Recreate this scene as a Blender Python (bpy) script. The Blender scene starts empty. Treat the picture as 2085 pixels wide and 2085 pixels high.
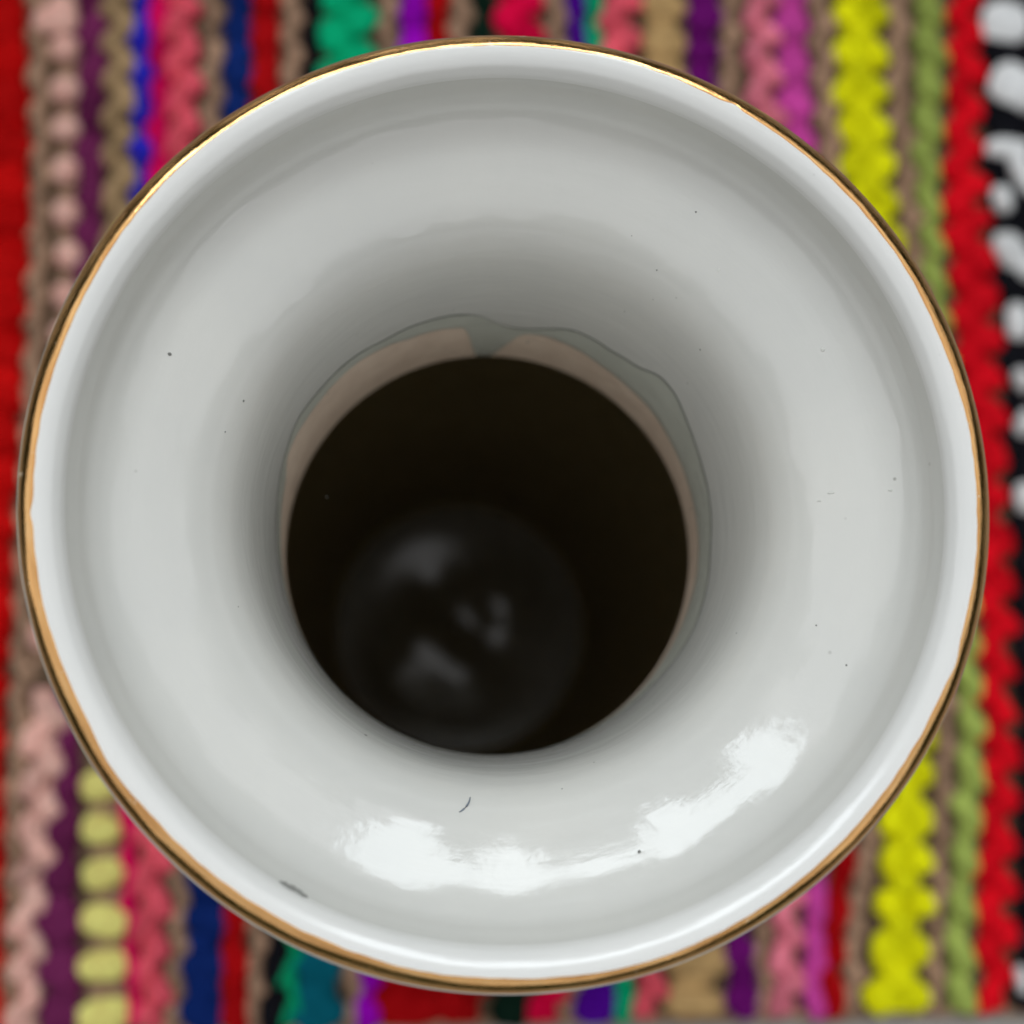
import bpy, bmesh, math, random
import numpy as np
from mathutils import Matrix, Vector
random.seed(11); rng = np.random.default_rng(5)
CM = 0.01
sc = bpy.context.scene
C = sc.collection

# ------------------------------------------------------------------ camera
RIM = 34.95                                  # height of the vase mouth above the rug's underside, cm
rot = Matrix(((0.9982048, 0.0, -0.0598923), (-0.0082893, 0.9903759, -0.1381553), (0.0593159, 0.1384037, 0.988598)))
cam = bpy.data.cameras.new("camera")
cam.sensor_width = 36.0; cam.lens = 46.8
cam.clip_start = 0.005; cam.clip_end = 200.0
cam.dof.use_dof = True; cam.dof.focus_distance = 0.181; cam.dof.aperture_fstop = 11.5
camo = bpy.data.objects.new("camera", cam); C.objects.link(camo)
m4 = rot.to_4x4(); m4.translation = Vector((-1.009, -2.557, 51.144)) * CM
camo.matrix_world = m4
sc.camera = camo

# ------------------------------------------------------------------ daylight
SUN_EL, SUN_AZ = math.radians(45), math.radians(6)     # azimuth measured from +Y towards -X
world = bpy.data.worlds.new("World"); sc.world = world; world.use_nodes = True
wn = world.node_tree.nodes; wl = world.node_tree.links
sky = wn.new("ShaderNodeTexSky"); sky.sky_type = 'NISHITA'; sky.sun_disc = False
sky.sun_elevation = SUN_EL; sky.sun_rotation = -SUN_AZ
sky.air_density = 1.0; sky.dust_density = 0.5; sky.ozone_density = 1.0
wn["Background"].inputs["Strength"].default_value = 0.13
hs = wn.new("ShaderNodeHueSaturation"); hs.inputs["Saturation"].default_value = 0.04      # a veiled, whitish sky
wl.new(sky.outputs[0], hs.inputs["Color"]); wl.new(hs.outputs[0], wn["Background"].inputs["Color"])
sl = bpy.data.lights.new("sun", 'SUN'); sl.energy = 1.1; sl.angle = math.radians(43); sl.color = (0.86, 0.95, 1.0)
so = bpy.data.objects.new("sun", sl); C.objects.link(so)
sd = Vector((-math.sin(SUN_AZ) * math.cos(SUN_EL), math.cos(SUN_AZ) * math.cos(SUN_EL), math.sin(SUN_EL)))
so.rotation_euler = sd.to_track_quat('Z', 'Y').to_euler()
so.location = sd * 3
sc.view_settings.view_transform = 'Standard'; sc.view_settings.look = 'None'
sc.view_settings.exposure = 1.05; sc.view_settings.gamma = 1.0
# ------------------------------------------------------------------ helpers
def tag(o, label=None, cat=None, group=None, kind=None):
    for k, v in (('label', label), ('category', cat), ('group', group), ('kind', kind)):
        if v: o[k] = v
    return o
def empty(name, loc=(0, 0, 0)):
    o = bpy.data.objects.new(name, None); C.objects.link(o)
    o.location = Vector(loc) * CM; o.empty_display_size = 0.02
    return o
def link(name, me, parent=None, mats=()):
    o = bpy.data.objects.new(name, me); C.objects.link(o)
    for m in mats:
        if m.name not in [x.name for x in me.materials if x]: me.materials.append(m)
    if parent: o.parent = parent
    return o
def mesh(name, v, f, smooth=True):
    me = bpy.data.meshes.new(name)
    me.from_pydata([tuple(float(c) * CM for c in p) for p in v], [], f); me.update()
    if smooth: me.polygons.foreach_set('use_smooth', [True] * len(me.polygons))
    return me
def mat(name):
    m = bpy.data.materials.new(name); m.use_nodes = True
    nt = m.node_tree
    return m, nt, nt.nodes, nt.links, nt.nodes["Principled BSDF"]
def noise(n, scale, detail=3, rough=0.5, coord=None, links=None, dim='3D'):
    t = n.new("ShaderNodeTexNoise"); t.inputs["Scale"].default_value = scale
    t.inputs["Detail"].default_value = detail; t.inputs["Roughness"].default_value = rough
    if coord is not None: links.new(coord, t.inputs["Vector"])
    return t
def ramp(n, stops):
    r = n.new("ShaderNodeValToRGB"); e = r.color_ramp.elements
    while len(e) < len(stops): e.new(0.5)
    for i, (p, c) in enumerate(stops): e[i].position = p; e[i].color = (*c, 1)
    return r

# ------------------------------------------------------------------ materials
def polar(n, l, tc, kang, krad):
    """coordinates that run round the vase, so that grain follows the potter's wheel"""
    sx = n.new("ShaderNodeSeparateXYZ"); l.new(tc, sx.inputs[0])
    def M(op, a, b_=None):
        q = n.new("ShaderNodeMath"); q.operation = op
        for k, v in enumerate((a, b_)):
            if v is None: continue
            if isinstance(v, (int, float)): q.inputs[k].default_value = v
            else: l.new(v, q.inputs[k])
        return q.outputs[0]
    x, y, z = sx.outputs
    r = M('SQRT', M('ADD', M('MULTIPLY', x, x), M('MULTIPLY', y, y)))
    cb = n.new("ShaderNodeCombineXYZ")
    l.new(M('MULTIPLY', M('DIVIDE', x, r), kang), cb.inputs[0]); l.new(M('MULTIPLY', M('DIVIDE', y, r), kang), cb.inputs[1])
    l.new(M('MULTIPLY', M('SUBTRACT', r, z), krad), cb.inputs[2])
    return cb.outputs[0]
def porcelain(name, col, col2, rough, bump=0.05, rings=0.1):
    m, nt, n, l, b = mat(name)
    tc = n.new("ShaderNodeTexCoord"); co = tc.outputs["Object"]
    t = noise(n, 38, 5, 0.62, co, l)
    r = ramp(n, [(0.28, col), (0.72, col2)]); l.new(t.outputs["Fac"], r.inputs[0])
    # faint pin-holes and iron specks scattered in the glaze
    vo = n.new("ShaderNodeTexVoronoi"); vo.inputs["Scale"].default_value = 330; l.new(co, vo.inputs["Vector"])
    sep = n.new("ShaderNodeSeparateColor"); l.new(vo.outputs["Color"], sep.inputs[0])
    pick = n.new("ShaderNodeMath"); pick.operation = 'GREATER_THAN'; pick.inputs[1].default_value = 0.965; l.new(sep.outputs[0], pick.inputs[0])
    dot = n.new("ShaderNodeMapRange"); dot.inputs["From Min"].default_value = 0.03; dot.inputs["From Max"].default_value = 0.11
    dot.inputs["To Min"].default_value = 1; dot.inputs["To Max"].default_value = 0; l.new(vo.outputs["Distance"], dot.inputs["Value"])
    mu = n.new("ShaderNodeMath"); mu.operation = 'MULTIPLY'; l.new(pick.outputs[0], mu.inputs[0]); l.new(dot.outputs[0], mu.inputs[1])
    mu2 = n.new("ShaderNodeMath"); mu2.operation = 'MULTIPLY'; l.new(mu.outputs[0], mu2.inputs[0]); l.new(sep.outputs[1], mu2.inputs[1])
    mx = n.new("ShaderNodeMix"); mx.data_type = 'RGBA'; l.new(mu2.outputs[0], mx.inputs["Factor"])
    l.new(r.outputs[0], mx.inputs["A"]); mx.inputs["B"].default_value = (0.33, 0.32, 0.28, 1)
    l.new(mx.outputs["Result"], b.inputs["Base Color"])
    p1 = polar(n, l, co, 2.2, 420.0)
    t2 = noise(n, 1.0, 4, 0.6, p1, l)
    rr = n.new("ShaderNodeMapRange"); rr.inputs["To Min"].default_value = rough * 0.5; rr.inputs["To Max"].default_value = rough * 1.6
    l.new(t2.outputs["Fac"], rr.inputs["Value"]); l.new(rr.outputs[0], b.inputs["Roughness"])
    t3 = noise(n, 230, 4, 0.6, co, l)
    bp = n.new("ShaderNodeBump"); bp.inputs["Strength"].default_value = bump; bp.inputs["Distance"].default_value = 0.0008
    l.new(t3.outputs["Fac"], bp.inputs["Height"])
    bp2 = n.new("ShaderNodeBump"); bp2.inputs["Strength"].default_value = rings; bp2.inputs["Distance"].default_value = 0.0010
    l.new(t2.outputs["Fac"], bp2.inputs["Height"]); l.new(bp.outputs[0], bp2.inputs["Normal"]); l.new(bp2.outputs[0], b.inputs["Normal"])
    b.inputs["IOR"].default_value = 1.5
    return m
M_glaze = porcelain("white_glaze", (0.685, 0.68, 0.645), (0.735, 0.725, 0.68), 0.07, 0.05, 0.10)
M_lip = porcelain("paler_lip_glaze", (0.80, 0.795, 0.77), (0.84, 0.83, 0.80), 0.12, 0.05, 0.08)  # lip colour set paler than the funnel's
M_thin = porcelain("thin_grey_glaze", (0.56, 0.57, 0.505), (0.64, 0.65, 0.575), 0.3, 0.2)
M_edge = porcelain("grey_edge_glaze", (0.22, 0.23, 0.21), (0.30, 0.31, 0.28), 0.12)  # darker grey for the line where the glaze stops

M_gold, nt, n, l, b = mat("gold_gilding")
tc = n.new("ShaderNodeTexCoord")
pg = polar(n, l, tc.outputs["Object"], 7.0, 900.0)
t = noise(n, 1.0, 5, 0.7, pg, l)
r = ramp(n, [(0.25, (0.60, 0.29, 0.10)), (0.55, (0.84, 0.48, 0.19)), (0.8, (0.92, 0.62, 0.31))]); l.new(t.outputs["Fac"], r.inputs[0])
t4 = noise(n, 420, 5, 0.75, tc.outputs["Object"], l)      # rubbed spots where the white shows through
wr = n.new("ShaderNodeMapRange"); wr.inputs["From Min"].default_value = 0.66; wr.inputs["From Max"].default_value = 0.72
l.new(t4.outputs["Fac"], wr.inputs["Value"])
mx = n.new("ShaderNodeMix"); mx.data_type = 'RGBA'; l.new(wr.outputs[0], mx.inputs["Factor"]); l.new(r.outputs[0], mx.inputs["A"]); mx.inputs["B"].default_value = (0.72, 0.62, 0.48, 1)
l.new(mx.outputs["Result"], b.inputs["Base Color"])
iv = n.new("ShaderNodeMath"); iv.operation = 'SUBTRACT'; iv.inputs[0].default_value = 1.0; l.new(wr.outputs[0], iv.inputs[1]); l.new(iv.outputs[0], b.inputs["Metallic"])
mr = n.new("ShaderNodeMapRange"); mr.inputs["From Min"].default_value = .3; mr.inputs["From Max"].default_value = .75; mr.inputs["To Min"].default_value = 0.03; mr.inputs["To Max"].default_value = 0.11
l.new(t.outputs["Fac"], mr.inputs["Value"]); l.new(mr.outputs[0], b.inputs["Roughness"])
bp = n.new("ShaderNodeBump"); bp.inputs["Strength"].default_value = 0.13; bp.inputs["Distance"].default_value = 0.0006
l.new(t.outputs["Fac"], bp.inputs["Height"]); l.new(bp.outputs[0], b.inputs["Normal"])

def clay(name, c1, c2, rough, spec=0.3, bump=0.5, bscale=500):
    m, nt, n, l, b = mat(name)
    tc = n.new("ShaderNodeTexCoord")
    t = noise(n, 160, 5, 0.65, tc.outputs["Object"], l)
    r = ramp(n, [(0.3, c1), (0.7, c2)]); l.new(t.outputs["Fac"], r.inputs[0]); l.new(r.outputs[0], b.inputs["Base Color"])
    b.inputs["Roughness"].default_value = rough; b.inputs["Specular IOR Level"].default_value = spec
    t2 = noise(n, bscale, 4, 0.6, tc.outputs["Object"], l)
    bp = n.new("ShaderNodeBump"); bp.inputs["Strength"].default_value = bump; bp.inputs["Distance"].default_value = 0.001
    l.new(t2.outputs["Fac"], bp.inputs["Height"]); l.new(bp.outputs[0], b.inputs["Normal"])
    return m
M_clay = clay("bare_clay", (0.68, 0.53, 0.42), (0.82, 0.67, 0.54), 0.85, 0.2, 0.25)
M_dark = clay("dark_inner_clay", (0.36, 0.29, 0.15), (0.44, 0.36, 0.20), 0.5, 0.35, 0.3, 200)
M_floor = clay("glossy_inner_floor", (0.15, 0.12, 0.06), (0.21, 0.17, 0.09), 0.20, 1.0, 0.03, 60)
M_speck = clay("dark_speck", (0.20, 0.20, 0.185), (0.32, 0.32, 0.295), 0.6)
M_pale = clay("pale_speck", (0.8, 0.8, 0.74), (0.85, 0.85, 0.8), 0.4)
M_fibre = clay("grey_fibre", (0.18, 0.21, 0.25), (0.28, 0.31, 0.36), 0.8)

COL = dict(red=(.52,.002,.002), scarlet=(.74,.003,.012), darkred=(.42,.002,.004), pink=(.98,.47,.39), plum=(.15,.017,.08),
  brown=(.38,.25,.13), beige=(.40,.245,.16), paleyellow=(.94,.74,.22), blue=(.022,.018,.45), magenta=(.64,.001,.09),
  coral=(.90,.10,.14), navy=(.004,.022,.15), black=(.006,.006,.009), green=(.001,.44,.19), teal=(.001,.13,.19),
  purple=(.36,.001,.54), darkgreen=(.003,.016,.009), crimson=(.82,.001,.055), indigo=(.075,.001,.27), tan=(.52,.33,.14),
  darkpurple=(.14,.004,.14), rose=(.92,.21,.28), orchid=(.60,.06,.34), yellow=(.92,.86,.004), olive=(.37,.46,.10), white=(.90,.90,.89))
def yarn_mat(key):
    c = COL[key]
    m, nt, n, l, b = mat(key + "_yarn")
    geo = n.new("ShaderNodeNewGeometry")
    t = noise(n, 150, 4, 0.6, geo.outputs["Position"], l)
    d = tuple(x * 0.72 for x in c); e = tuple(min(x * 1.2 + 0.004, 0.9) for x in c)
    r = ramp(n, [(0.28, d), (0.72, e)]); l.new(t.outputs["Fac"], r.inputs[0])
    at = n.new("ShaderNodeAttribute"); at.attribute_name = "dye"
    vm = n.new("ShaderNodeVectorMath"); vm.operation = 'SCALE'; l.new(r.outputs[0], vm.inputs[0]); l.new(at.outputs["Fac"], vm.inputs["Scale"])
    l.new(vm.outputs[0], b.inputs["Base Color"])
    b.inputs["Roughness"].default_value = 0.9; b.inputs["Specular IOR Level"].default_value = 0.04
    t2 = noise(n, 900, 4, 0.75, geo.outputs["Position"], l)
    bp = n.new("ShaderNodeBump"); bp.inputs["Strength"].default_value = 0.6; bp.inputs["Distance"].default_value = 0.0012
    l.new(t2.outputs["Fac"], bp.inputs["Height"]); l.new(bp.outputs[0], b.inputs["Normal"])
    return m
YARN = {k: yarn_mat(k) for k in COL}
M_backing = clay("jute_backing", (0.10, 0.065, 0.04), (0.17, 0.11, 0.07), 0.95, 0.1, 0.8, 700)
M_ground = clay("grey_paving", (0.30, 0.28, 0.25), (0.42, 0.40, 0.37), 0.8, 0.3, 0.5, 300)

# ------------------------------------------------------------------ ground
gm = mesh("ground", [(-600, -600, -0.4), (600, -600, -0.4), (600, 600, -0.4), (-600, 600, -0.4)], [(0, 1, 2, 3)], False)
tag(link("ground", gm, None, [M_ground]), kind='structure')

# ------------------------------------------------------------------ garden foliage round the place (seen only in the glaze and the gilding)
def foliage():
    g = np.random.default_rng(21)
    N = 120000
    az = g.uniform(0, 2 * math.pi, N)                       # from +X, counter-clockwise
    dist = g.uniform(330, 560, N)
    # ragged top of the shrubs and trees: taller towards +Y, height and gaps shaped to trim sun and horizon light
    top = 240 + 60 * np.sin(3 * az + 1.1) + 45 * np.sin(7 * az + 2.0) + 35 * np.sin(13 * az + .4) + 25 * np.sin(29 * az)
    d = az - math.pi / 2
    gap = lambda c, w_: np.exp(-((d - c) / w_) ** 2)
    top = top + 260 * np.exp(-(d / .95) ** 2) * (1 - .27 * gap(.52, .10) - .36 * gap(.28, .12) - .40 * gap(-.47, .15) - .25 * gap(-.06, .08) + .18 * np.sin(19 * az + .5) + .12 * np.sin(37 * az))
    top = np.maximum(top, 60) * dist / 450
    h = top * g.random(N) ** 0.75 * (1 + 0.10 * g.standard_normal(N))
    ctr = np.stack([dist * np.cos(az), dist * np.sin(az), np.maximum(h, 2)], 1)
    n = g.standard_normal((N, 3)); n[:, 2] = np.abs(n[:, 2]) + .3; n /= np.linalg.norm(n, axis=1)[:, None]
    a = np.cross(n, g.standard_normal((N, 3))); a /= np.linalg.norm(a, axis=1)[:, None]; b_ = np.cross(n, a)
    L = g.uniform(6, 12, N)[:, None]; W_ = L * .33
    v = np.stack([ctr - a * L, ctr + b_ * W_ + n * 1.2, ctr + a * L, ctr - b_ * W_ + n * 1.2], 1).reshape(-1, 3)
    k = np.arange(N)[:, None] * 4
    f = np.concatenate([k + np.array([[0, 1, 2]]), k + np.array([[0, 2, 3]])])
    return mesh("foliage", v.tolist(), f.tolist(), False)
M_leaf = clay("leaf_green", (0.045, 0.075, 0.018), (0.085, 0.12, 0.035), 0.5, 0.4, 0.1, 20)
tag(link("foliage", foliage(), None, [M_leaf]), kind='stuff')

# ------------------------------------------------------------------ rug
COLUMNS = [
("red","bead",[(26.12,-18.17,1.78),(21.98,-17.89,1.87),(17.93,-17.61,1.95),(13.96,-17.49,1.94),(10.07,-17.41,1.9),(5.32,-17.5,1.74),(0.7,-17.5,1.64),(-3.82,-17.45,1.57),(-8.22,-17.32,1.53),(-10.81,-17.21,1.51),(-13.73,-17.08,1.48)]),
("beige","twist",[(26.15,-16.75,1.13),(22.01,-16.52,1.06),(17.95,-16.3,0.98),(13.97,-16.27,1.02),(10.08,-16.27,1.01),(5.32,-16.3,0.95),(0.69,-16.29,0.89),(-3.83,-16.29,0.81),(-8.23,-16.29,0.7),(-10.82,-16.26,0.65),(-13.75,-16.22,0.59)]),
("pink","blob",[(26.18,-15.77,1.48),(22.03,-15.5,1.22),(17.97,-15.3,1.15),(13.99,-15.12,1.16),(10.09,-15.18,1.04),(5.32,-15.34,0.99),(0.69,-15.53,0.98),(-1.14,-15.62,0.98)]),
("pink","braid",[(-2.04,-15.45,1.54),(-3.84,-15.32,1.69),(-8.25,-15.45,1.47),(-10.84,-15.68,1.23),(-13.76,-15.65,1.24)]),
("plum","bead",[(26.21,-14.64,1.16),(22.05,-14.5,1.15),(17.98,-14.35,1.13),(13.99,-14.37,1.1),(10.09,-14.43,1.06),(5.33,-14.51,1.0),(0.68,-14.59,0.94),(-3.85,-14.41,0.81),(-8.26,-14.48,1.27),(-10.86,-14.56,1.54),(-13.79,-14.33,1.47)]),
("brown","braid",[(26.24,-13.58,1.35),(22.07,-13.44,1.34),(18.0,-13.31,1.33),(14.01,-13.3,1.33),(10.1,-13.29,1.33),(5.33,-13.27,1.31),(0.68,-13.26,1.28),(-3.86,-13.24,1.25)]),
("paleyellow","blob",[(-4.93,-13.2,1.42),(-8.28,-12.95,1.54),(-10.89,-12.88,1.82),(-13.83,-12.74,1.88)]),
("blue","bead",[(26.26,-12.69,0.93),(22.09,-12.55,0.94),(18.01,-12.42,0.95),(14.02,-12.42,0.87),(10.1,-12.42,0.79),(5.33,-12.43,0.62),(0.67,-12.47,0.34),(-0.24,-12.48,0.29)]),
("magenta","bead",[(26.28,-11.93,0.78),(22.11,-11.85,0.84),(18.02,-11.77,0.89),(14.02,-11.81,0.79),(10.11,-11.85,0.68),(5.33,-11.9,0.55),(0.67,-12.06,0.62),(-3.87,-12.22,0.69),(-8.3,-12.12,0.65),(-10.9,-11.96,0.59),(-13.85,-11.77,0.52)]),
("coral","braid",[(26.3,-11.05,1.48),(22.13,-10.94,1.48),(18.04,-10.82,1.49),(14.03,-10.89,1.4),(10.11,-10.95,1.31),(5.33,-11.02,1.2),(0.67,-11.19,1.32),(-3.88,-11.36,1.44),(-8.31,-11.32,1.43),(-10.92,-11.23,1.37),(-13.86,-11.12,1.31)]),
("beige","twist",[(26.33,-9.88,1.09),(22.15,-9.76,1.09),(18.06,-9.63,1.09),(14.05,-9.71,1.04),(10.12,-9.78,0.99),(5.33,-9.87,0.92),(0.66,-9.99,0.85),(-3.89,-10.1,0.79),(-8.33,-10.21,0.72),(-10.93,-10.25,0.71),(-13.88,-10.28,0.7)]),
("navy","bead",[(26.36,-8.81,1.29),(22.17,-8.75,1.24),(18.07,-8.72,1.23),(14.06,-8.73,1.25),(10.13,-8.75,1.27),(5.33,-8.76,1.3),(0.66,-8.94,1.34),(-3.9,-9.11,1.38),(-8.34,-9.28,1.42),(-10.95,-9.28,1.54),(-13.9,-9.28,1.66)]),
("darkred","bead",[(26.39,-7.75,1.22),(22.19,-7.68,1.2),(18.09,-7.64,1.16),(14.07,-7.65,1.09),(10.14,-7.65,1.02),(5.33,-7.65,0.93),(0.65,-7.81,0.92),(-3.91,-7.96,0.9),(-8.36,-8.11,0.89),(-10.97,-8.17,0.93),(-13.93,-8.18,1.05)]),
("beige","twist",[(26.42,-6.65,1.22),(22.22,-6.64,1.15),(18.1,-6.67,1.1),(14.08,-6.75,1.04),(10.14,-6.82,0.99),(5.33,-6.91,0.93),(0.65,-7.05,0.94),(-3.92,-7.19,0.96),(-8.37,-7.32,0.97),(-10.99,-7.4,0.98),(-13.94,-7.48,0.88)]),
("black","bead",[(26.44,-5.76,0.79),(22.23,-5.83,0.62),(18.12,-5.91,0.7),(14.09,-5.99,0.77),(10.15,-6.07,0.84),(5.33,-6.16,0.93),(0.64,-6.3,0.95),(-3.93,-6.43,0.97),(-8.38,-6.56,1.0),(-11.0,-6.63,1.01),(-13.96,-6.69,1.13)]),
("green","braid",[(26.47,-4.46,2.61),(22.26,-4.49,2.45),(18.14,-4.63,2.35),(14.1,-4.76,2.26),(10.15,-4.88,2.17),(5.33,-5.04,2.05),(0.64,-5.47,1.52),(-3.93,-5.9,1.0),(-8.39,-6.02,0.82),(-11.01,-6.1,0.71),(-13.97,-6.18,0.58)]),
("teal","bead",[(-0.29,-5.07,1.47),(-3.94,-5.13,1.55),(-8.4,-5.21,1.64),(-11.03,-5.25,1.69),(-13.99,-5.19,1.94)]),
("beige","twist",[(26.52,-2.77,1.05),(22.3,-2.81,1.04),(18.16,-2.94,1.02),(14.12,-3.07,0.99),(10.17,-3.2,0.97),(5.34,-3.36,0.94),(0.63,-3.49,0.9),(-3.95,-3.62,0.87),(-8.42,-3.74,0.84),(-11.05,-3.82,0.82),(-14.02,-3.9,0.8)]),
("purple","bead",[(26.54,-1.76,1.19),(22.32,-1.75,1.18),(18.18,-1.93,1.15),(14.13,-2.1,1.11),(10.17,-2.26,1.08),(5.34,-2.47,1.03),(0.63,-2.67,1.0),(-3.96,-2.88,0.96),(-8.43,-3.07,0.93),(-11.06,-3.19,0.91),(-14.03,-3.32,0.89)]),
("darkred","bead",[(26.57,-0.8,0.98),(22.34,-0.83,0.91),(18.2,-0.98,0.98),(14.14,-1.12,1.06),(10.18,-1.26,1.13),(5.34,-1.43,1.22),(0.62,-1.57,1.64),(-3.97,-1.71,2.05),(-8.45,-1.83,2.4),(-11.09,-1.86,2.53),(-14.06,-1.9,2.67)]),
("darkred","braid",[(-0.31,-0.08,2.23),(-3.99,-0.02,2.25),(-8.48,0.05,2.27),(-11.12,0.09,2.28),(-14.11,0.14,2.29)]),
("beige","twist",[(26.59,0.15,1.2),(22.36,0.11,1.13),(18.21,-0.02,1.04),(14.16,-0.16,0.95),(10.18,-0.28,0.86),(5.34,-0.44,0.76)]),
("darkgreen","bead",[(26.61,1.05,1.0),(22.37,1.0,0.93),(18.23,1.03,1.01),(14.17,1.06,1.08),(10.19,1.09,1.15),(5.34,1.12,1.24),(0.61,1.19,1.32),(-4.0,1.39,1.34),(-8.51,1.59,1.37),(-11.15,1.71,1.39),(-14.14,1.84,1.4)]),
("crimson","braid",[(26.65,2.56,2.17),(22.41,2.51,2.09),(18.25,2.6,2.0),(14.19,2.69,1.91),(10.2,2.77,1.82),(5.34,2.88,1.71),(0.6,2.96,1.65),(-4.02,3.04,1.58),(-8.53,3.12,1.52),(-11.18,3.16,1.49),(-14.17,3.21,1.44)]),
("beige","twist",[(26.69,4.08,1.15),(22.44,4.02,1.14),(18.28,4.02,1.1),(14.2,4.02,1.07),(10.21,4.02,1.04),(5.34,4.02,0.99),(0.6,4.01,0.96),(-4.03,4.01,0.92),(-8.54,4.01,0.88),(-11.2,4.01,0.86),(-14.19,4.01,0.83)]),
("indigo","bead",[(26.71,4.92,0.81),(22.46,4.85,0.8),(18.29,4.89,0.86),(14.21,4.93,0.92),(10.22,4.97,0.98),(5.34,5.02,1.05),(0.59,5.03,1.18),(-4.04,5.03,1.31),(-8.56,5.04,1.44),(-11.22,5.04,1.51),(-14.21,5.04,1.59)]),
("green","bead",[(26.73,5.56,0.69),(22.47,5.53,0.76),(18.3,5.6,0.77),(14.22,5.66,0.77),(10.22,5.72,0.77),(5.34,5.79,0.78),(0.59,5.87,0.78),(-4.05,5.94,0.79),(-8.57,6.0,0.79),(-11.23,6.05,0.8),(-14.24,6.09,0.8)]),
("coral","braid",[(26.76,6.64,1.83),(22.49,6.59,1.75),(18.32,6.62,1.69),(14.23,6.66,1.63),(10.23,6.69,1.57),(5.35,6.73,1.5),(0.58,6.77,1.43),(-4.06,6.81,1.37),(-8.59,6.85,1.3),(-11.25,6.88,1.26),(-14.25,6.9,1.22)]),
("tan","bead",[(26.81,8.53,1.83),(22.53,8.43,1.73),(18.35,8.46,1.82),(14.25,8.49,1.91),(10.24,8.52,2.0),(5.35,8.55,2.1),(0.58,8.59,2.2),(-4.08,8.62,2.3),(-8.61,8.66,2.4),(-11.28,8.68,2.46),(-14.29,8.7,2.52)]),
("darkpurple","bead",[(26.85,10.14,1.39),(22.56,10.0,1.34),(18.37,10.06,1.33),(14.27,10.11,1.32),(10.25,10.16,1.31),(5.35,10.22,1.29),(0.57,10.28,1.28),(-4.09,10.34,1.27),(-8.64,10.4,1.26),(-11.31,10.43,1.26),(-14.33,10.47,1.25)]),
("beige","twist",[(26.88,11.29,1.07),(22.59,11.16,0.97),(18.39,11.15,0.93),(14.28,11.17,0.89),(10.26,11.19,0.86),(5.35,11.22,0.82),(0.56,11.24,0.78),(-4.1,11.27,0.74),(-8.65,11.29,0.71),(-11.33,11.3,0.69),(-14.35,11.32,0.66)]),
("rose","braid",[(26.91,12.5,1.44),(22.61,12.5,1.46),(18.41,12.5,1.44),(14.3,12.5,1.42),(10.27,12.5,1.39),(5.35,12.5,1.36),(0.56,12.46,1.33),(-4.11,12.42,1.29),(-8.67,12.38,1.26),(-11.35,12.29,1.3),(-14.37,12.06,1.47)]),
("orchid","bead",[(26.94,13.74,1.61),(22.64,13.8,1.43),(18.43,13.82,1.3),(14.31,13.82,1.23),(10.28,13.82,1.16),(5.35,13.81,1.07),(0.55,13.71,1.01),(-4.13,13.61,0.96),(-8.69,13.52,0.9),(-11.37,13.39,0.85),(-14.39,13.09,0.74)]),
("darkred","bead",[(5.35,14.94,0.78),(0.55,14.79,0.82),(-4.14,14.64,0.85),(-8.7,14.49,0.88),(-11.38,14.13,0.86),(-14.4,13.78,1.07)]),
("beige","twist",[(26.98,15.06,1.2),(22.67,15.12,1.31),(18.46,15.27,1.33),(14.33,15.49,1.25),(10.29,15.7,1.17),(5.35,15.97,1.08),(0.54,15.8,1.03),(-4.15,15.63,0.99),(-8.72,15.46,0.94),(-11.39,14.84,0.93),(-14.42,14.64,0.89)]),
("yellow","plait",[(27.02,16.74,2.49),(22.7,16.56,2.3),(18.48,16.67,2.31),(14.35,16.84,2.37),(10.3,17.16,2.32),(5.36,17.54,2.26),(0.54,17.37,2.22),(-4.16,17.21,2.17),(-8.74,16.91,2.18),(-11.43,16.66,2.27),(-14.46,16.3,2.49)]),
("beige","twist",[(27.06,18.45,1.17),(22.73,18.17,1.15),(18.5,18.26,1.04),(14.37,18.49,0.96),(10.31,18.73,0.93),(5.36,19.02,0.89),(0.53,18.89,0.88),(-4.18,18.77,0.87),(-8.76,18.31,0.7),(-11.45,18.04,0.73),(-14.49,17.76,0.84)]),
("olive","slant",[(27.1,19.74,1.67),(22.76,19.51,1.65),(18.52,19.18,1.36),(14.37,19.23,1.03),(10.32,19.43,1.0),(5.36,19.66,0.99),(0.52,19.77,1.12),(-4.19,19.77,1.27),(-8.77,19.27,1.33),(-11.47,18.85,1.32),(-14.51,18.8,1.44)]),
("scarlet","braid",[(27.13,21.21,1.43),(22.79,21.01,1.51),(18.54,20.68,1.91),(14.39,20.74,2.29),(10.32,20.86,2.05),(5.36,20.96,1.67),(0.52,20.96,1.52),(-4.2,20.8,1.48),(-8.79,20.45,1.72),(-11.49,20.19,1.75),(-14.54,20.15,1.16)]),
("black","bead",[(27.18,22.83,1.98),(22.83,22.68,1.94),(18.57,22.53,1.9),(14.41,22.58,1.74),(10.34,22.62,1.62),(5.36,22.62,1.63),(0.51,22.51,1.71),(-4.21,22.33,1.73),(-8.82,22.06,1.66),(-11.52,21.81,1.65),(-14.57,21.48,1.66)]),
("black","bead",[(27.21,24.24,1.69),(22.86,24.16,1.62),(18.6,24.07,1.54),(14.43,23.99,1.47),(10.34,23.89,1.42),(5.36,23.69,1.44),(0.51,23.49,1.46),(-4.22,23.3,1.47),(-8.83,23.11,1.49),(-11.54,23.0,1.5),(-14.6,22.87,1.51)])]
END = -14.3                                  # front hem of the rug, cm
rug = empty("rug", (2, 5, -0.4))
tag(rug, "thick multicoloured striped rug of plaited yarn lying under the white vase", "rug")
def rugpart(name, me, mats): 
    o = link(name, me, rug, mats); o.location = -rug.location
    return o
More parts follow.
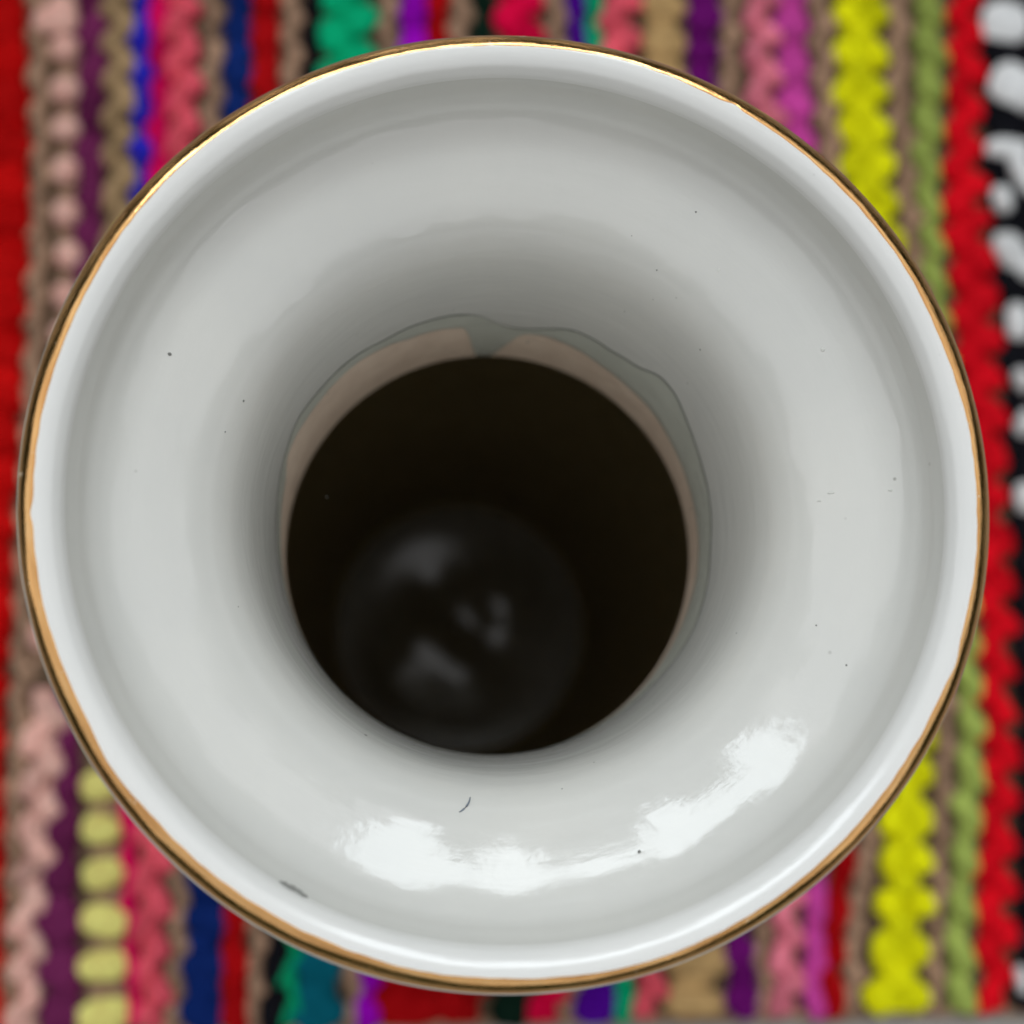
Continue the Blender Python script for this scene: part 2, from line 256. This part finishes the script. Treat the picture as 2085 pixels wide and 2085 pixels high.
bv = [(x, y, z) for z in (-0.38, 0.02) for (x, y) in ((-31, END + .1), (37, END + .1), (37, 37), (-31, 37))]
rugpart("backing", mesh("backing", bv, [(3, 2, 1, 0), (4, 5, 6, 7), (0, 1, 5, 4), (1, 2, 6, 5), (2, 3, 7, 6), (3, 0, 4, 7)], False), [M_backing])

NU, NV = 10, 7
def unit_lobe():
    v = [(0, 0, 1)]; f = []
    for j in range(1, NV):
        a = math.pi * j / NV
        for i in range(NU):
            t = 2 * math.pi * i / NU
            v.append((math.sin(a) * math.cos(t), math.sin(a) * math.sin(t), math.cos(a)))
    v.append((0, 0, -1)); k = len(v) - 1
    for i in range(NU): f.append((0, 1 + i, 1 + (i + 1) % NU))
    for j in range(NV - 2):
        for i in range(NU):
            a = 1 + j * NU; c = a + NU
            f.append((a + i, c + i, c + (i + 1) % NU, a + (i + 1) % NU))
    s = 1 + (NV - 2) * NU
    for i in range(NU): f.append((s + i, k, s + (i + 1) % NU))
    return np.array(v), f
LV, LF = unit_lobe()
class Acc:
    def __init__(s): s.v = []; s.f = []; s.n = 0; s.t = []
    def lobe(s, x, y, z, a, b_, c, ang=0.0, tilt=0.0):
        """pillow of half sizes a (across), b_ (along), c (height), turned by ang, tipped by tilt"""
        p = np.sign(LV) * np.abs(LV) ** 0.85 * np.array([a, b_, c])
        g1, g2, g3 = random.uniform(0, 6), random.uniform(0, 6), random.uniform(.8, 1.2)
        p = p * (1 + 0.15 * np.sin(LV[:, :1] * 2.7 + g1) * np.cos(LV[:, 1:2] * 3.6 + g2) + 0.06 * np.sin(LV[:, 1:2] * 9 + LV[:, :1] * 5 + g1)) * np.array([1, g3, 1])
        s.t.extend([random.gauss(1.03, .12)] * len(LV))
        ct, st = math.cos(tilt), math.sin(tilt)
        yy = p[:, 1] * ct - p[:, 2] * st; zz = p[:, 1] * st + p[:, 2] * ct
        ca, sa = math.cos(ang), math.sin(ang)
        q = np.stack([p[:, 0] * ca - yy * sa + x, p[:, 0] * sa + yy * ca + y, zz + z], 1)
        s.v.extend(q.tolist()); s.f.extend([tuple(i + s.n for i in f) for f in LF]); s.n += len(q)
    def strip(s, pts, z, h):
        """rounded core running along the stripe: pts = (x, y, width)"""
        K = 6; base = s.n
        for (x, y, w) in pts:
            for i in range(K + 1):
                a = math.pi * i / K
                s.v.append((x - math.cos(a) * w / 2, y, z + math.sin(a) * h))
        s.n += len(pts) * (K + 1); s.t.extend([0.98] * (len(pts) * (K + 1)))
        for j in range(len(pts) - 1):
            for i in range(K):
                a = base + j * (K + 1) + i
                s.f.append((a, a + 1, a + K + 2, a + K + 1))
PITCH = 1.64
STITCH_SEEN = 0
NAMES = dict(red="deep red", scarlet="bright scarlet", darkred="dark red", pink="salmon pink", plum="plum purple", brown="light brown",
  beige="beige", paleyellow="pale yellow", blue="royal blue", magenta="magenta", coral="coral pink", navy="navy blue", black="black",
  green="emerald green", teal="teal", purple="violet", darkgreen="blackish green", crimson="crimson", indigo="indigo", tan="tan",
  darkpurple="dark purple", rose="rose pink", orchid="orchid purple", yellow="bright yellow", olive="olive green", white="white")
KINDS = dict(bead="yarn stripe of round stitches", blob="yarn stripe of separate bulging stitches", braid="yarn stripe plaited in a zigzag",
  twist="thin cord stripe between the colours", plait="wide yarn stripe plaited like a chain", slant="yarn stripe of slanting twisted stitches")
lobe_meshes = {}
def stitch(parent, key, x, y, z, a, b_, c, ang=0.0):
    vi = random.randrange(3)
    if (key, vi) not in lobe_meshes:
        p = np.sign(LV) * np.abs(LV) ** 0.85
        p = p * (1 + 0.09 * np.sin(LV[:, :1] * 3.1 + vi * 2.1) * np.cos(LV[:, 1:2] * 4.3 + vi))
        me = mesh("stitch", p, LF); at = me.attributes.new("dye", 'FLOAT', 'POINT'); at.data.foreach_set('value', [0.96 + .06 * vi] * len(LV)); me.materials.append(YARN[key]); lobe_meshes[(key, vi)] = me
    o = bpy.data.objects.new("stitch", lobe_meshes[(key, vi)]); C.objects.link(o)
    o.parent = parent; o.location = Vector((x, y, z)) * CM; o.scale = (a, b_, c); o.rotation_euler = (0, 0, ang)
    return o
jit = lambda s: random.uniform(-s, s)
def column(key, kind, rows, seed):
    random.seed(seed)
    ys = np.array([q[0] for q in rows])[::-1]; xs = np.array([q[1] for q in rows])[::-1]; ws = np.array([q[2] for q in rows])[::-1]
    # rounded woven wander on top of the measured run of the stripe
    ph = random.random() * 6.3
    fx = lambda y: float(np.interp(y, ys, xs)) + 0.03 * math.sin(y * 0.9 + ph)
    fw = lambda y: float(np.interp(y, ys, ws))
    y1, y0 = float(ys[-1]), float(ys[0])
    if y1 > 25: y1 = 36.0
    open_end = y0 < -13
    if open_end: y0 = END + jit(0.08)
    A = Acc()
    singles = []
    core = {'bead': .62, 'blob': .78, 'braid': .55, 'twist': .45, 'plait': .66, 'slant': .6}[kind]
    pts = []
    y = y0
    while y < y1 + 0.2:
        pts.append((fx(y), min(y, y1), fw(y) * core * (1 + 0.08 * math.sin(y * 4.4 + ph)))); y += 0.35
    A.strip(pts, 0.0, 0.34 if kind != 'blob' else 0.20)
    y = y0 + 0.55 + (random.random() * 0.7 if not open_end else jit(.1)); i = 0
    while y < y1 - 0.2:
        p = PITCH * random.uniform(0.93, 1.07)
        w = fw(y) * random.uniform(0.93, 1.08); x = fx(y) + jit(0.04); h = 0.30 + jit(0.03)
        if kind == 'bead':
            A.lobe(x, y, 0.30, w * .54, p * .47, h, jit(.22), jit(.12))
            A.lobe(x + jit(.08), y + p / 2, 0.18, w * .42, p * .35, h * .8, jit(.3))
        elif kind == 'blob':
            singles.append((x, y, 0.40, w * (.46 if key == 'pink' else .52), p * (.33 if key == 'pink' else .38), 0.36, jit(.25)))
        elif kind == 'braid':
            A.lobe(x - w * .20, y, 0.30, w * .30, p * .44, h, -0.5 + jit(.15), .15)
            A.lobe(x + w * .20, y + p / 2, 0.30, w * .30, p * .44, h, 0.5 + jit(.15), -.15)
        elif kind == 'twist':
            for q in (0, .5):
                A.lobe(x + (w * .13 if q else -w * .13), y + p * q, 0.22, w * .36, p * .30, 0.24, (0.55 if q else -0.35) + jit(.2))
        elif kind == 'plait':
            A.lobe(x - w * .27, y, 0.32, w * .24, p * .42, h, -0.35 + jit(.15))
            A.lobe(x + w * .27, y, 0.32, w * .24, p * .42, h, 0.35 + jit(.15))
            A.lobe(x, y + p / 2, 0.36, w * .24, p * .40, h, jit(.2))
        elif kind == 'slant':
            A.lobe(x, y, 0.30, w * .36, p * .52, h, 0.55 + jit(.12))
        y += p; i += 1
    me = mesh("yarn_stripe", A.v, A.f)
    at = me.attributes.new("dye", 'FLOAT', 'POINT'); at.data.foreach_set('value', [min(max(q, .6), 1.4) for q in A.t])
    bk = YARN['beige'] if kind == 'blob' else YARN[key]
    o = rugpart("yarn_stripe", me, [bk])
    o['label'] = NAMES[key] + " " + KINDS[kind]
    for s in singles: stitch(o, key, *s)
    return o
black_stripe = None
for i, (key, kind, rows) in enumerate(COLUMNS):
    o = column(key, kind, rows, 100 + i)
    if key == 'black' and rows[0][1] > 21 and black_stripe is None: black_stripe = o
# stripes beyond the picture's left and right edges
def side(key, kind, x, w, seed): column(key, kind, [(26.2, x, w), (-13.7, x, w)], seed)
x = -19.3
for j, (key, kind, w) in enumerate((("beige", "twist", .8), ("yellow", "plait", 1.9), ("beige", "twist", .8), ("navy", "bead", 1.1), ("coral", "braid", 1.3), ("beige", "twist", .8), ("green", "braid", 1.6), ("black", "bead", 1.2))):
    x -= w / 2; side(key, kind, x, w, 300 + j); x -= w / 2
x = 25.3
for j, (key, kind, w) in enumerate((("black", "bead", 1.3), ("scarlet", "braid", 1.3), ("beige", "twist", .9), ("blue", "bead", 1.1), ("rose", "braid", 1.3), ("beige", "twist", .9), ("olive", "slant", 1.2), ("yellow", "plait", 2.0))):
    x += w / 2; side(key, kind, x, w, 340 + j); x += w / 2
WHITE = [(22.76, 25.09, 2.01, 1.83, 0.0), (22.92, 22.36, 1.92, 1.81, -0.35), (23.44, 21.74, 1.04, 1.29, 0.2), (22.54, 19.56, 1.86, 0.89, -0.05), (23.1, 18.56, 0.91, 2.11, 0.45), (22.16, 17.36, 0.82, 1.17, 0.2), (22.4, 15.23, 1.19, 1.7, 0.5), (22.92, 14.52, 0.9, 1.24, 0.3), (22.5, 12.28, 0.97, 1.51, 0.0), (22.55, 9.86, 0.69, 1.01, 0.3), (22.51, 8.07, 0.72, 1.12, -0.3), (22.37, 5.12, 0.88, 1.3, 0.2), (21.09, -13.23, 0.49, 1.06, 0.1)]
for (x, y, w, h, a) in WHITE:
    stitch(black_stripe, "white", x, y, 0.46, w * .54, h * .54, 0.34, a)
for o in list(rug.children):                    # one loose, fat pink stitch near the far end of the pink stripe
    if o.get('label', '').startswith("salmon pink yarn stripe of separate"):
        stitch(o, "pink", -15.93, 24.26, 0.50, 0.95, 0.62, 0.40)
random.seed(3)
yy = 28.0
while yy < 35: stitch(black_stripe, "white", 23.6 + jit(.3), yy, .5, .7, .7, .34); yy += 2.3
yy = 3.0
while yy > -13: stitch(black_stripe, "white", 24.2 - (3.0 - yy) * .06 + jit(.2), yy, .5, .5, .55, .34); yy -= 2.2
hm = Acc(); random.seed(8)
x = -30.6
while x < 36.6:
    hm.lobe(x, END - 0.10, -0.12, .34, .22, .24, jit(.3)); x += .55
hme = mesh("hem", hm.v, hm.f); at = hme.attributes.new("dye", 'FLOAT', 'POINT'); at.data.foreach_set('value', hm.t)
rugpart("hem", hme, [YARN['beige']])

# ------------------------------------------------------------------ vase
vase = empty("vase", (0, 0, 0.62))
tag(vase, "white glazed porcelain vase with a flared gold-rimmed mouth, standing on the striped rug", "vase")
def vpart(name, me, mats, parent=None):
    o = link(name, me, parent or vase, mats)
    if parent is None: o.location = -vase.location
    return o
def spline(P, per=14):
    P = np.array(P, float); d = np.r_[0, np.cumsum(np.linalg.norm(np.diff(P, axis=0), axis=1) ** 0.5)]
    out = []
    n = len(P)
    T = np.zeros_like(P)
    for i in range(n):
        a, b_ = max(i - 1, 0), min(i + 1, n - 1)
        T[i] = (P[b_] - P[a]) / (d[b_] - d[a])
    for i in range(n - 1):
        h = d[i + 1] - d[i]
        for k in range(per):
            t = k / per
            out.append((2*t**3-3*t**2+1)*P[i] + (t**3-2*t**2+t)*h*T[i] + (-2*t**3+3*t**2)*P[i+1] + (t**3-t**2)*h*T[i+1])
    out.append(P[-1]); out = np.array(out)
    s = np.r_[0, np.cumsum(np.linalg.norm(np.diff(out, axis=0), axis=1))]
    return s, out
OUTER = [(4.6, -34.16), (5.2, -34.1), (5.35, -33.6), (5.4, -31), (6.3, -26), (7.4, -20), (7.3, -15.5), (6.2, -11.6), (4.6, -8.6), (4.0, -6.4), (3.98, -4.6), (4.15, -3.0), (4.6, -1.9), (5.25, -1.15), (5.86, -.70), (6.04, -.48), (6.075, -.34)]
LIP = [(6.075, -.34), (6.068, -.24), (6.04, -.155), (5.985, -.078), (5.91, -.024), (5.84, -.003), (5.78, -.004), (5.72, -.015), (5.66, -.040), (5.60, -.08), (5.55, -.14), (5.518, -.20), (5.50, -.26)]
FUNNEL = [(5.50, -.26), (5.472, -.40), (5.425, -.57), (5.345, -.75), (5.21, -.92), (4.99, -1.07), (4.7, -1.20), (4.42, -1.34), (4.15, -1.51), (3.92, -1.75), (3.73, -2.1), (3.60, -2.6), (3.52, -3.35), (3.48, -4.2), (3.47, -5.0), (3.48, -6.0), (3.54, -7.3)]
NT = 360
TH = np.arange(NT) * 2 * math.pi / NT
def wob(th, z):     # hand-thrown: the mouth is a little out of round
    k = np.clip((z + 3) / 3, 0, 1)
    return 1 + k * (0.0022 * np.cos(2 * th + 0.6) + 0.0016 * np.cos(3 * th - 1.1) + 0.0007 * np.cos(7 * th + 2))
def ring(r, z):
    r = np.broadcast_to(r, TH.shape); z = np.broadcast_to(z, TH.shape)
    w = wob(TH, z)
    return np.stack([r * w * np.cos(TH), r * w * np.sin(TH), z + RIM + 0.012 * np.cos(2 * TH - .4) * np.clip((z + 2) / 2, 0, 1)], 1)
def lathe(name, rings, flip=False):
    v = np.concatenate(rings); f = []
    for j in range(len(rings) - 1):
        for i in range(NT):
            a, b_ = j * NT + i, j * NT + (i + 1) % NT
            q = (a, b_, b_ + NT, a + NT)
            f.append(q[::-1] if flip else q)
    return mesh(name, v.tolist(), f)
def table(T, deg):
    a = np.array(sorted(T)); x = np.r_[a[:, 0] - 360, a[:, 0], a[:, 0] + 360]; y = np.r_[a[:, 1]] ; y = np.r_[y, y, y]
    return np.interp(deg, x, y)
def smooth(a, k):
    w = np.hanning(k + 2)[1:-1]; w /= w.sum(); h = k // 2
    return np.convolve(np.r_[a[-h:], a, a[:h]], w, 'same')[h:-h]
DEG = np.degrees(TH)
LINE = [(177,-4.9),(167.5,-4.4),(159,-4.1),(150,-3.85),(142,-3.95),(134.8,-3.95),(129,-3.97),(121,-4.13),(114,-4.1),(107,-4.08),(99,-4.14),(94,-4.32),(89,-4.8),(85,-4.98),(82,-4.98),(74,-4.57),(69,-4.3),(63,-4.33),(58,-4.42),(49.4,-4.3),(43.5,-3.88),(37.7,-3.86),(31.5,-4.16),(23.7,-4.41),(15.5,-4.56),(9,-4.62),(2,-4.77),(-5,-4.86),(-11,-4.78),(-22,-4.7),(-31,-4.8),(-43,-5.3),(-60,-5.5),(-100,-5.4),(-140,-5.4),(-165,-5.3)]
CLAY = [(176,-5.7),(164,-5.2),(160,-4.6),(155.5,-4.5),(149,-4.57),(142,-4.58),(135,-4.53),(128,-4.52),(119,-4.67),(114,-4.84),(108.6,-4.86),(102,-4.94),(97.5,-5.05),(95.5,-6.0),(94,-7.25),(89,-7.25),(86.5,-6.5),(82.5,-5.45),(80,-5.32),(74.5,-5.25),(67,-5.37),(57,-5.62),(48,-5.71),(38.5,-5.73),(29,-5.92),(19.4,-6.02),(11,-6.08),(3,-6.07),(-10.5,-6.15),(-18.7,-6.4),(-30.8,-6.6),(-60,-6.7),(-140,-6.6),(-170,-6.2)]
zl = smooth(table(LINE, DEG), 7) + 0.012 * np.sin(TH * 31) * np.sin(TH * 5 + 1)
zc = smooth(table(CLAY, DEG), 3) + 0.010 * np.sin(TH * 43 + 1) * np.cos(TH * 9)

s_out, P_out = spline(OUTER); s_lip, P_lip = spline(LIP, 8); s_fun, P_fun = spline(FUNNEL, 16)
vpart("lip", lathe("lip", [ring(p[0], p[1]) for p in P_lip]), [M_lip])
vpart("outer_wall", lathe("outer_wall", [ring(np.full(NT, 0.01), np.full(NT, -34.1))] + [ring(p[0], p[1]) for p in P_out]), [M_glaze])
rings = [ring(P_lip[-1][0], P_lip[-1][1])]
zz = P_fun[:, 1]; rr_ = P_fun[:, 0]
rz = lambda z: np.interp(-z, -zz, rr_)
ZA = -2.9
for p in P_fun[1:]:
    if p[1] > ZA: rings.append(ring(p[0], p[1]))
for u in np.linspace(0, 1, 36)[1:]:
    z = ZA + (zl - ZA) * u; rings.append(ring(rz(z), z))
EDGE = 0.035                                   # thickness of the glaze where it stops short
vpart("flared_mouth", lathe("flared_mouth", rings), [M_glaze])
EW = 1 - 0.8 * np.exp(-(((DEG - 91) / 6) ** 2))
rings = [ring(rz(zl) + k * EDGE, zl - dz) for k, dz in ((0, 0), (-.10, .03 * EW), (-.12, .08 * EW), (.3, .13 * EW), (1.0, .15 * EW))]
vpart("glaze_edge", lathe("glaze_edge", rings), [M_edge])
rings = []
for u in np.linspace(0, 1, 10):
    z = (zl - .10 * EW) + (zc - zl + .10 * EW) * u; rings.append(ring(rz(z) + EDGE * .75, z))
rings.append(ring(rz(zc) + EDGE * 1.3, zc - .012))
vpart("thin_glaze_band", lathe("thin_glaze_band", rings), [M_thin])
rings = []
for u in np.linspace(0, 1, 14):
    z = (zc + .03) + (-7.30 - zc - .03) * u; rings.append(ring(rz(z) + EDGE * 1.15, z))
vpart("bare_clay_band", lathe("bare_clay_band", rings), [M_clay])
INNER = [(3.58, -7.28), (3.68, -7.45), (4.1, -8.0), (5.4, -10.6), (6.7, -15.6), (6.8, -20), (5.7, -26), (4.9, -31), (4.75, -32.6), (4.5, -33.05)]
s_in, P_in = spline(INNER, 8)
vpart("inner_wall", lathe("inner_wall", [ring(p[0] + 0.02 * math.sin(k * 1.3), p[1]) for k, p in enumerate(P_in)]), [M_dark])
# low bumps in the inside floor, shaped to break the sky's reflection into patches
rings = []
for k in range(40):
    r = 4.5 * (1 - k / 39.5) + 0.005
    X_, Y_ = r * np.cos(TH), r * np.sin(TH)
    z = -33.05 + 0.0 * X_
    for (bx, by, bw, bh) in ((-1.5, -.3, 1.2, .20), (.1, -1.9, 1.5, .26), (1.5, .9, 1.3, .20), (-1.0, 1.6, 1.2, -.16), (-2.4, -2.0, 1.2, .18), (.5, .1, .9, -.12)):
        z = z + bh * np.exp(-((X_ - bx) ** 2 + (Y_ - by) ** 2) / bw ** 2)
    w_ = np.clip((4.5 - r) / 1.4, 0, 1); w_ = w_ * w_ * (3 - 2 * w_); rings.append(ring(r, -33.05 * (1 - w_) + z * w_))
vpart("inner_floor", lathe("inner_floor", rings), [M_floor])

# gilding: a thin film laid over the lip, ragged on its inner edge
nth = NT * 2
def lip_at(s):
    r = np.interp(s, s_lip, P_lip[:, 0]); z = np.interp(s, s_lip, P_lip[:, 1])
    e = 0.004
    tr = np.interp(s + e, s_lip, P_lip[:, 0]) - np.interp(s - e, s_lip, P_lip[:, 0]); tz = np.interp(s + e, s_lip, P_lip[:, 1]) - np.interp(s - e, s_lip, P_lip[:, 1])
    L = np.hypot(tr, tz) + 1e-9
    return r, z, -tz / L * -1 * -1, tr / L
thg = np.arange(NT * 3) * 2 * math.pi / (NT * 3)
dg = np.degrees(thg)
def bump_at(c, wid): return np.exp(-(((dg - c + 180) % 360 - 180) / wid) ** 2)
def soft_noise(amp, k):
    a = rng.standard_normal(len(thg)); w_ = np.hanning(k + 2)[1:-1]; a = np.convolve(np.r_[a[-k:], a, a[:k]], w_ / w_.sum(), 'same')[k:-k]
    return amp * a / a.std()
inner = 0.485 + 0.018 * np.sin(2 * thg + 1) + 0.008 * np.sin(5 * thg) + soft_noise(.007, 75) + soft_noise(.003, 9)
inner += -0.04 * bump_at(60, 1.0) - 0.03 * bump_at(183, 1.0) - 0.04 * bump_at(-22, 2) - 0.03 * bump_at(-60, 25) - 0.03 * bump_at(75, 8) - 0.05 * bump_at(215, 5) - 0.02 * bump_at(-5, 15)
outer = 0.205 + soft_noise(.006, 61) + soft_noise(.002, 9)
gv = []; gf = []; NG = 14
for k in range(NG + 1):
    s = outer + (inner - outer) * k / NG
    r, z, nr, nz = lip_at(s)
    off = 0.0045 if 0 < k < NG else -0.002
    w_ = wob(thg, z)
    nr = -( np.interp(s + .004, s_lip, P_lip[:, 1]) - np.interp(s - .004, s_lip, P_lip[:, 1]) ); nz = (np.interp(s + .004, s_lip, P_lip[:, 0]) - np.interp(s - .004, s_lip, P_lip[:, 0]))
    L = np.hypot(nr, nz) + 1e-9; nr, nz = -nr / L, -nz / L
    r = r + nr * off * 1; z = z + nz * off
    gv.append(np.stack([r * w_ * np.cos(thg), r * w_ * np.sin(thg), z + RIM + 0.012 * np.cos(2 * thg - .4) * np.clip((z + 2) / 2, 0, 1)], 1))
n3 = len(thg)
for k in range(NG):
    for i in range(n3):
        a, b_ = k * n3 + i, k * n3 + (i + 1) % n3
        gf.append((a, b_, b_ + n3, a + n3))
vpart("gold_rim", mesh("gold_rim", np.concatenate(gv).tolist(), gf), [M_gold])

# specks and nicks in the glaze
def on_funnel(deg, r):
    z = float(np.interp(-r, -rr_[:np.argmin(rr_)], zz[:np.argmin(rr_)])); t = math.radians(deg)
    e = .02; z2 = float(np.interp(-(r + e), -rr_[:np.argmin(rr_)], zz[:np.argmin(rr_)]))
    sl_ = (z2 - z) / e; nv = Vector((-sl_ * math.cos(t), -sl_ * math.sin(t), 1)).normalized()
    return Vector((r * math.cos(t), r * math.sin(t), z + RIM)), nv
SPECKS = [(-2.663, 2.229, 0.0175, 'dark', 1), (-0.675, 3.425, 0.0146, 'dark', 1), (-3.582, 1.492, 0.0175, 'dark', 1), (2.136, 3.365, 0.0175, 'dark', 1), (2.607, 4.027, 0.0175, 'dark', 1), (2.831, 2.368, 0.0146, 'dark', 1), (2.829, 2.114, 0.0146, 'dark', 1), (2.283, -2.656, 0.0175, 'dark', 1.8), (-1.926, -3.053, 0.0234, 'dark', 1.8), (-1.24, -3.27, 0.0146, 'dark', 1), (-4.461, 1.964, 0.0234, 'dark', 1.2), (1.636, -4.523, 0.0234, 'dark', 1), (1.83, 3.077, 0.0129, 'dark', 1), (2.143, 3.065, 0.0117, 'dark', 1), (4.297, 2.098, 0.0293, 'pale', 1), (4.42, -2.171, 0.0146, 'dark', 1), (3.251, -1.687, 0.0117, 'dark', 1), (1.216, -3.448, 0.0129, 'dark', 1), (0.725, -3.769, 0.0117, 'dark', 1), (1.764, 3.794, 0.0146, 'dark', 1), (-3.807, 1.042, 0.0117, 'dark', 1), (-3.608, -1.317, 0.0117, 'dark', 1), (-2.692, 0.656, 0.0117, 'dark', 1), (3.199, 0.464, 0.0117, 'dark', 1), (4.108, -1.635, 0.0117, 'dark', 1), (0.555, 3.23, 0.0117, 'dark', 1.5), (4.39, 0.157, 0.0205, 'pale', 2.6), (4.252, 0.061, 0.0146, 'pale', 2.2), (5.087, 0.139, 0.0175, 'pale', 2.2), (2.936, 3.267, 0.0146, 'pale', 2.4)]
sp = {}
for key, m_ in (("dark", M_speck), ("pale", M_pale)):
    A = LV.copy(); A[:, 2] *= .35
    me = mesh("glaze_speck", A, LF); me.materials.append(m_); sp[key] = me
for (x, y, size, key, st) in SPECKS:
    p, nv = on_funnel(math.degrees(math.atan2(y, x)), math.hypot(x, y))
    o = bpy.data.objects.new("glaze_speck", sp[key]); C.objects.link(o); o.parent = vase
    q = nv.to_track_quat('Z', 'Y'); o.rotation_mode = 'QUATERNION'; o.rotation_quaternion = q
    o.location = p * CM - vase.location; o.scale = (size, size * st, size)
ch = Acc()
for k in range(12):
    t = math.radians(-117.4 - k * .28); r = 5.505 + .008 * math.sin(k * 1.7)
    ch.lobe(r * math.cos(t), r * math.sin(t), RIM - .27 + .01 * math.sin(k), .035 + .022 * math.sin(k * .28), .05, .03, t)
o = vpart("rim_nick", mesh("rim_nick", ch.v, ch.f), [M_speck]); o['label'] = "dark grey chipped nick under the inner edge of the lip"

# lint fibre lying on the lower inside of the mouth
def tube(name, P, R, K=8):
    v = []; f = []
    for i, p in enumerate(P):
        t = (P[min(i + 1, len(P) - 1)] - P[max(i - 1, 0)]).normalized()
        a = t.orthogonal().normalized(); b_ = t.cross(a)
        for k in range(K):
            w_ = 2 * math.pi * k / K; q = p + (a * math.cos(w_) + b_ * math.sin(w_)) * R[i]; v.append(tuple(q))
    for i in range(len(P) - 1):
        for k in range(K): f.append((i * K + k, i * K + (k + 1) % K, (i + 1) * K + (k + 1) % K, (i + 1) * K + k))
    f.append(tuple(range(K))[::-1]); f.append(tuple((len(P) - 1) * K + k for k in range(K)))
    return mesh(name, v, f)
def fibre(pts, rad):
    P = []
    for (x, y) in pts:
        p, nv = on_funnel(math.degrees(math.atan2(y, x)), math.hypot(x, y)); P.append(p + nv * rad)
    return P
P = fibre([(-0.659, -4.036), (-0.631, -4.024), (-0.595, -4.0), (-0.56, -3.969), (-0.53, -3.932), (-0.515, -3.894), (-0.507, -3.864)], .012)
fo = link("lint_fibre", tube("lint_fibre", P, [.005, .009, .012, .013, .012, .010, .006]), None, [M_fibre])
tag(fo, "short curved grey lint fibre stuck to the white glaze just below the dark hole", "lint")
